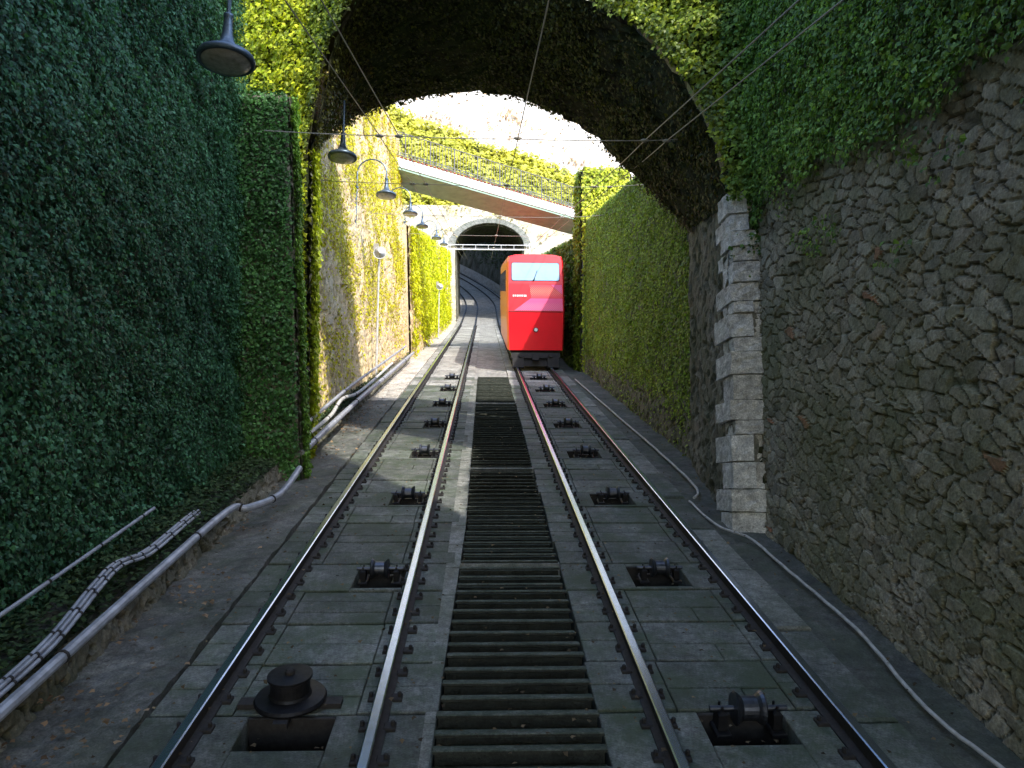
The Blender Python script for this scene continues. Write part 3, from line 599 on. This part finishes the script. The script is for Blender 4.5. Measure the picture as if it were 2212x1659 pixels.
# ------------------------------------------------------------ station behind, out of view, sized to shade the foreground
st=empty('station_building',(0,-6,-1.5),'unseen plastered funicular station with a wide opening for the tracks, sized for its shade','building')
mb=MB(); mb.box(-8.5,-3.6,-9,-3,-4,21); mb.box(3.6,7.0,-9,-3,-4,21); mb.box(-3.598,3.598,-9,-3,5.2,20.99); mk('facade',mb,M_PLASTER,parent=st)
mb=MB(); mb.hexa([(-3.3,-2.99,5.7),(3.0,-2.99,5.7),(3.0,2.2,6.3),(-3.3,2.2,6.3)],[(-3.3,-2.99,5.9),(3.0,-2.99,5.9),(3.0,2.2,6.5),(-3.3,2.2,6.5)]); mk('shade_panel',mb,M_SOFFIT,parent=st)  # added overhang, out of view, that darkens the ground near the camera
for zz in (8,12,15.5):
    for xx in (-6,-2,2):
        mb=MB(); mb.box(xx-.6,xx+.6,-3.0,-2.96,zz,zz+1.8,0); mk('window',mb,M_DGLASS,parent=st)

# ------------------------------------------------------------ car
CARS=22.3; car0=T(1.56,CARS,0)
e=empty('funicular_car',car0,'bright red funicular car with one wide windscreen and a left side tinted by painted wall glow','funicular car')
Rr=[(.85,.53),(.885,1.72),(.882,2.6),(.87,3.3),(.83,3.47),(.6,3.53),(0,3.55)]
pr=lambda z:float(np.interp(z,[.55,1.72,2.6,3.3,3.6],[.16,0,.08,.2,.28]))
def cp(x,l,z): return (x,l*CT,l*ST+z)
ring=[(-x,z) for x,z in Rr]+[(x,z) for x,z in reversed(Rr[:-1])]; K=len(ring)
mb=MB(); st_=[]
for fx,lf in ((.94,lambda z:pr(z)),(1,lambda z:pr(z)+.16),(1,lambda z:.9),(1,lambda z:3),(1,lambda z:6),(1,lambda z:9.2),(.96,lambda z:9.6)):
    st_.append([cp(x*fx,lf(z),z if z<3.4 else z-(.03 if fx<1 else 0)) for x,z in ring])
mb.v=[p for R in st_ for p in R]
for i in range(len(st_)-1):
    for k in range(K):
        k2=(k+1)%K; mb.f.append((i*K+k,i*K+k2,(i+1)*K+k2,(i+1)*K+k)); mb.m.append(1 if k<4 else 0)
for base in (0,(len(st_)-1)*K):
    for k in range(K//2):
        q=(base+k,base+K-1-k,base+K-2-k,base+k+1); mb.f.append(q if k<K//2-1 else q[:2]+(q[3],)); mb.m.append(0)
mk('body',mb,[M_RED,M_ORANGE],parent=e,local=True)
def face_panel(pts,off,nz=1):
    mb=MB(); vs=[cp(x,pr(z)-off,z) for x,z in pts]; mb.add(vs,[tuple(range(len(pts)))]); return mb
def rrect(x0,x1,z0,z1,r,n=5):
    o=[]
    for cx_,cz,a0 in ((x1-r,z1-r,0),(x0+r,z1-r,90),(x0+r,z0+r,180),(x1-r,z0+r,270)):
        for i in range(n+1):
            a=math.radians(a0+90*i/n); o.append((cx_+r*math.cos(a),cz+r*math.sin(a)))
    return o
mk('windscreen_frame',face_panel(rrect(-.745,.745,2.68,3.275,.07),.008),M_UNDER,parent=e,local=True)
mk('windscreen',face_panel(rrect(-.725,.725,2.70,3.255,.06),.018),M_GLASSBLUE,parent=e,local=True)
mb=MB(); mb.tube([cp(-.05,pr(2.72)-.035,2.74),cp(.05,pr(3.0)-.035,3.02)],.008,5); mb.tube([cp(-.07,pr(2.7)-.03,2.70),cp(-.03,pr(2.75)-.03,2.76)],.02,5); mk('wiper',mb,M_UNDER,parent=e,local=True)
mk('sunlit_livery_panel',face_panel([(-.2,2.57),(.44,2.57),(.81,2.25),(.81,2.14),(-.14,2.14)],.012),M_LIV2,parent=e,local=True)
mk('sunlit_livery_panel',face_panel([(-.16,2.137),(.81,2.137),(.82,1.76),(-.66,1.76)],.013),M_LIV,parent=e,local=True)  # dotted livery whose lighter pink paints in the sunlit patch
mk('sunlit_livery_panel',face_panel([(.46,2.57),(.80,2.57),(.81,2.26)],.012),M_LIV,parent=e,local=True)
mb=MB()
for x,w in ((-.70,.05),(-.63,.03),(-.58,.06),(-.50,.04),(-.44,.05),(-.37,.09)): mb.add([cp(x,pr(2.2)-.02,2.19),cp(x+w,pr(2.2)-.02,2.19),cp(x+w,pr(2.25)-.02,2.25),cp(x,pr(2.25)-.02,2.25)],[(0,1,2,3)])
mk('white_mark',mb,M_WHITE,parent=e,local=True)
mb=MB(); zz=1.725; mb.tube([cp(-.82,-.004,zz),cp(.82,-.004,zz)],.009,5); mk('seam',mb,M_RUST,parent=e,local=True)
mb=MB(); yy=cp(0,pr(1.16),1.16); mb.lathe([(.0,-.03),(.05,-.03),(.06,0),(.06,.03)],(0,yy[1],yy[2]),axis='y',seg=16); mk('headlight',mb,M_WHITE,parent=e,local=True)
mb=MB(); mb.lathe([(.06,-.015),(.075,-.015),(.075,.04)],(0,yy[1],yy[2]),axis='y',seg=16)
mk('headlight_rim',mb,M_UNDER,parent=e,local=True)
for i in range(5):
    l0=1.3+1.65*i
    for sg in (-1,1):
        mb=MB(); x=sg*.895; o1=.004*sg; bt_=[(x+o1,l0),(x+o1,l0+1.1),(x-.03*sg,l0+1.1),(x-.03*sg,l0)]
        mb.hexa([cp(a,b_,2.35) for a,b_ in bt_],[cp(a-.01*sg,b_,3.05) for a,b_ in bt_])
        mk('window',mb,M_DGLASS,parent=e,local=True)
mb=MB(); 
mb.hexa([cp(-.66,.35,.26),cp(.66,.35,.26),cp(.66,9.2,.26),cp(-.66,9.2,.26)],[cp(-.76,.3,.525),cp(.76,.3,.525),cp(.76,9.3,.525),cp(-.76,9.3,.525)])
mb.box(-.74,.74,.18,.34,.34,.5); 
for x in (-.45,.45): mb.lathe([(.07,-.02),(.07,.02),(.03,.04),(.03,.2)],(x,.14,.42),axis='y',seg=14)
mb.box(-.1,.1,.1,.3,.27,.45); mb.box(-.7,-.36,.16,.42,.05,.34); mb.box(.36,.7,.16,.42,.05,.34); mb.box(-.36,.36,.26,.3,.1,.34)
mk('underframe',mb,M_UNDER,parent=e,local=True)
for l in (1.3,8.0):
    for sx in (-.54,.51):
        mb=MB(); c=cp(sx,l,.27); mb.lathe([(.05,-.05),(.27,-.05),(.27,.03),(.3,.035),(.3,.055),(.05,.06)] if sx<0 else [(.05,-.06),(.3,-.055),(.3,-.035),(.27,-.03),(.27,.05),(.05,.05)],c,axis='x',seg=26); mk('wheel',mb,M_STEEL,parent=e,local=True)

# ------------------------------------------------------------ lamps
def lamp(u,d,n,crook=1,post=1.3,label='bell shaped street lamp hanging from a curved arm on the wall'):
    loc=Q(u,d,n); e=empty('street_lamp',loc,label,'lamp',group='bell lamps along the ivy wall')
    mb=MB(); mb.lathe([(.205,.005),(.232,0),(.236,.03),(.225,.055),(.17,.085),(.10,.125),(.062,.18),(.046,.25),(.038,.34),(.034,.40),(.042,.41),(.042,.43),(.02,.44)],seg=36); mk('lamp_shade',mb,M_LAMP,parent=e,local=True,smooth=True)
    mb=MB(); mb.lathe([(.20,.012),(.19,-.012),(.12,-.03),(.03,-.036)],seg=30); mk('lamp_lens',mb,M_LENS,parent=e,local=True,smooth=True)
    mb=MB(); 
    if crook==1:
        r=.34; pts=[(0,0,.42),(0,0,.55)]+[(-r+r*math.cos(a),0,.55+r*math.sin(a)) for a in np.linspace(.15,math.pi,12)]+[(-2*r,0,-post)]
        mb.tube(pts,.018,8); mb.tube([(-2*r,0,-post+.1),(-2*r-.45,0,-post+.1)],.025,8); mb.tube([(-2*r,0,.2),(-2*r-.45,0,.2)],.018,8)
        mb.lathe([(.02,-.04),(.04,-.02),(.04,.02),(.02,.04)],(-2*r,0,.2),seg=10)
    elif crook==2:
        mb.tube([(0,0,.42),(0,0,.85)]+[(-.2+.2*math.cos(a),0,.85+.2*math.sin(a)) for a in np.linspace(.2,math.pi/2,6)]+[(-1.5,0,1.05)],.018,8)
    else: mb.tube([(0,0,.42),(0,0,post)],.017,8)
    mk('curved_arm',mb,M_LAMP,parent=e,local=True)
lamp(-2.18,6.3,4.2,crook=2); lamp(-2.32,12.2,4.42,crook=0,post=1.0,label='bell shaped lamp hanging below the stone arch')
lamp(-2.29,17.4,4.45,post=1.1)
for d,px,py in ((24,884,465),(29.5,910,492),(36,941,517),(43,957,530)):
    u=(px-1045)/1620*d; n=CAMH+(625-py)/1620*d*.992; lamp(u,d,n,post=1.0)
def floodpole(u,s,H,r=.16):
    e=empty('floodlight_pole',T(u,s,-.1),'thin pale pole topped with a round white floodlight','light pole',group='round floodlight poles')
    mb=MB(); mb.tube([(0,0,-.2),(0,0,H)],[.032,.024],8); mb.lathe([(.06,0),(.06,.05),(.03,.07)],seg=10); mk('pole',mb,M_CABLE,parent=e,local=True)
    mb=MB(); mb.lathe([(r*.9,-.16),(r,-.17),(r,-.14),(r*.75,-.05),(r*.3,.02),(r*.25,.1)],(.04,0,H-.12),axis='y',seg=24); mk('lamp_bowl',mb,M_WHITE,parent=e,local=True,smooth=True)
    mb=MB(); mb.lathe([(r*.86,-.155),(r*.5,-.12)],(.04,0,H-.12),axis='y',seg=24); mb.box(-.14,-.02,-.06,.06,H+.0,H+.16); mb.tube([(0,0,H-.1),(.04,.05,H-.12)],.02,6); mk('lamp_fitting',mb,M_LENS,parent=e,local=True)
floodpole(-2.66,18.4,3.5); floodpole(-2.25,37,2.7)
# ------------------------------------------------------------ pipes and cables
def pipe(name,pts,r,mat,label,category='pipe',clips=0,group=None,wig=0,sub=8):
    P=[Q(*p) for p in pts]; out=[]
    for i in range(len(P)-1):
        p0=P[max(i-1,0)];p1=P[i];p2=P[i+1];p3=P[min(i+2,len(P)-1)]
        for k in range(sub):
            t=k/sub; q=.5*((2*p1)+(-p0+p2)*t+(2*p0-5*p1+4*p2-p3)*t*t+(-p0+3*p1-3*p2+p3)*t**3)
            out.append(q+(np.array([random.uniform(-wig,wig),0,random.uniform(-wig,wig)*.5]) if wig else 0))
    out.append(P[-1]); mb=MB(); mb.tube(out,r,10,0)
    if clips:
        for i in range(2,len(out)-2,clips):
            t=(out[i+1]-out[i])/np.linalg.norm(out[i+1]-out[i])*.01; mb.tube([out[i]-t,out[i]+t],r*1.2,10,1)
    return mk(name,mb,[mat,M_RUST],label=label,category=category,smooth=False,group=group)
pipe('drain_pipe',[(-2.46,2.6,.15),(-2.47,3.8,.15),(-2.5,5.6,.15),(-2.5,7.35,.15),(-2.38,7.6,.11),(-2.2,8.1,.11),(-2.18,8.9,.2)],.036,M_PIPE,'grey metal pipe running along the ledge and bending out',clips=9)
pipe('drain_pipe',[(-2.38,9.8,.18),(-2.38,14,.22),(-2.38,19,.2),(-2.36,25,.2)],.045,M_PIPE,'pale pipe following the foot of the sunlit wall',clips=6)
pipe('wall_conduit',[(-2.5,10.2,.42),(-2.5,14,.5),(-2.5,18,.5),(-2.5,24,.5)],.03,M_PIPE,'thin white conduit fixed low on the wall',clips=5)
pipe('wall_conduit',[(-2.45,10.2,.3),(-2.45,12,.3),(-2.45,13,.42),(-2.45,15,.3),(-2.45,20,.35)],.03,M_CABLE,'sagging pale conduit low on the wall',clips=5)
for k,(du,dn_) in enumerate(((0,0),(.035,.012),(.016,.036),(-.024,.028))):
    pipe('cable_bundle',[(-2.56+du,3.0,.16+dn_),(-2.57+du,3.8,.17+dn_),(-2.6+du,4.5,.18+dn_),(-2.64+du,5.1,.27+dn_),(-2.68+du,5.5,.28+dn_),(-2.68+du,6.0,.2+dn_),(-2.7+du,6.8,.2+dn_),(-2.75+du,7.2,.16+dn_)],.013,M_PIPE,'armoured cable strapped beside the pipe','cable',clips=3,group='armoured cables strapped beside the pipe')
pipe('wall_conduit',[(-2.8,4.0,.42),(-2.82,5.2,.42),(-2.85,6.5,.42)],.014,M_PIPE,'thin grey conduit under the dark ivy',clips=4)
pipe('ground_cable',[(2.7,3.3,-.1),(2.7,3.75,-.1),(2.62,4.45,-.1),(2.72,5.47,-.1),(2.68,6.73,-.1),(2.65,7.46,-.1),(2.45,7.85,-.1),(2.4,8.75,-.1)],.013,M_CABLE,'loose pale cable snaking along the path','cable',wig=.004)
pipe('ground_cable',[(2.5,8.9,-.1),(2.66,9.5,-.1),(2.66,12,-.1),(2.6,15,-.1),(2.5,20.6,-.1)],.016,M_CABLE,'pale cable lying along the path','cable',wig=.004)
# overhead wires
def wire(name,pts,r,label,sag=0):
    mb=MB(); P=[np.array(p) for p in pts]; out=[]
    for i in range(len(P)-1):
        for k in range(6): t=k/6; out.append(P[i]*(1-t)+P[i+1]*t-np.array([0,0,sag*4*t*(1-t)]))
    out.append(P[-1]); mb.tube(out,r,5); return mb
NW=4.22
for u,r in ((-1.32,.006),(-1.08,.006),(.41,.006),(2.02,.007),(2.3,.007)):
    mb=wire('w',[T(u,x,NW) for x in (-2.9,9.6,14,20,27,35,49)],r,'',.02); mk('overhead_wire',mb,M_WIRE,label='thin overhead wire strung along the tracks',category='wire',group='overhead wires along the tracks')
for s_,a,b in ((9.75,-2.75,2.95),(14.1,-3.0,3.2),(20,-2.9,3.2),(27,-2.8,3.1),(35,-2.7,3.1)):
    mb=wire('w',[T(a,s_,NW+.04),T(-1.1,s_,NW),T(.41,s_,NW-.01),T(2.1,s_,NW),T(b,s_,NW+.08)],.006,'',.01)
    for u in (-1.32,-1.08,.41,2.02,2.3):
        p=T(u,s_,NW); mb.tube([p+[-.05,0,0],p+[-.02,0,0],p+[.02,0,0],p+[.05,0,0]],[.012,.024,.024,.012],8)
    mk('span_wire',mb,M_WIRE,label='cross wire with small insulators above the tracks',category='wire',group='cross wires above the tracks')
# litter
gl=patch(T(-2.6,2,-.13),T(-2.6,20,-.13),T(-1.9,2,-.13),T(-1.9,20,-.13),.3)[0]
leaves('leaf_litter',gl,330,.035,.02,(.14,.085,.05),(.45,.3,.18),flip=True,mat=M_LITTER,flat=True,tilt=.5,seed=40,mask=lambda p,a,b:np.clip((wave(p,1.4)-.35)*3,.05,1)*np.clip(1.3-b*1.2,0,1),label='dry brown leaves scattered on the path',category='leaves')
gl=patch(T(-3.3,2,.06),T(-3.3,20,.06),T(-2.6,2,.06),T(-2.6,20,.06),.3)[0]
leaves('leaf_litter',gl,1500,.045,.16,(.015,.045,.02),(.09,.14,.06),flip=True,mat=M_LITTER,flat=True,tilt=.7,seed=42,label='leaf debris and weeds on the ledge',category='leaves')
gl=patch(T(-2.6,2,-.11),T(-2.6,20,-.11),T(3,2,-.11),T(3,20,-.11),.3)[0]
leaves('leaf_litter',gl,26,.028,.015,(.06,.045,.03),(.3,.22,.13),flip=True,mat=M_LITTER,flat=True,tilt=.5,seed=41,label='a few dry leaves blown over the track',category='leaves')

# ------------------------------------------------------------ light, sky, camera
sd=Vector((.41,-.61,.68)).normalized()
w=bpy.data.worlds.new('World'); scene.world=w; w.use_nodes=True; nt=w.node_tree; bg=nt.nodes['Background']
sky=nt.nodes.new('ShaderNodeTexSky'); sky.sky_type='NISHITA'; sky.sun_disc=False; sky.sun_elevation=math.asin(sd.z); sky.sun_rotation=math.atan2(sd.x,sd.y)
nt.links.new(sky.outputs[0],bg.inputs[0]); bg.inputs[1].default_value=.6
sl=bpy.data.lights.new('sun','SUN'); sl.energy=5; sl.angle=math.radians(.5); sl.color=(1,.95,.85); so=bpy.data.objects.new('sun',sl); COL.objects.link(so)
so.rotation_euler=(-sd).to_track_quat('-Z','Y').to_euler(); so.location=(10,-20,30)
cam=bpy.data.cameras.new('camera'); cam.sensor_width=36; cam.lens=26.36; cam.clip_end=1500; cam.clip_start=.05
co=bpy.data.objects.new('camera',cam); COL.objects.link(co); co.location=T(0,0,CAMH); co.rotation_euler=(math.radians(97.8),0,math.radians(-2.16)); scene.camera=co
scene.view_settings.view_transform='Standard'; scene.view_settings.look='None'; scene.view_settings.exposure=0
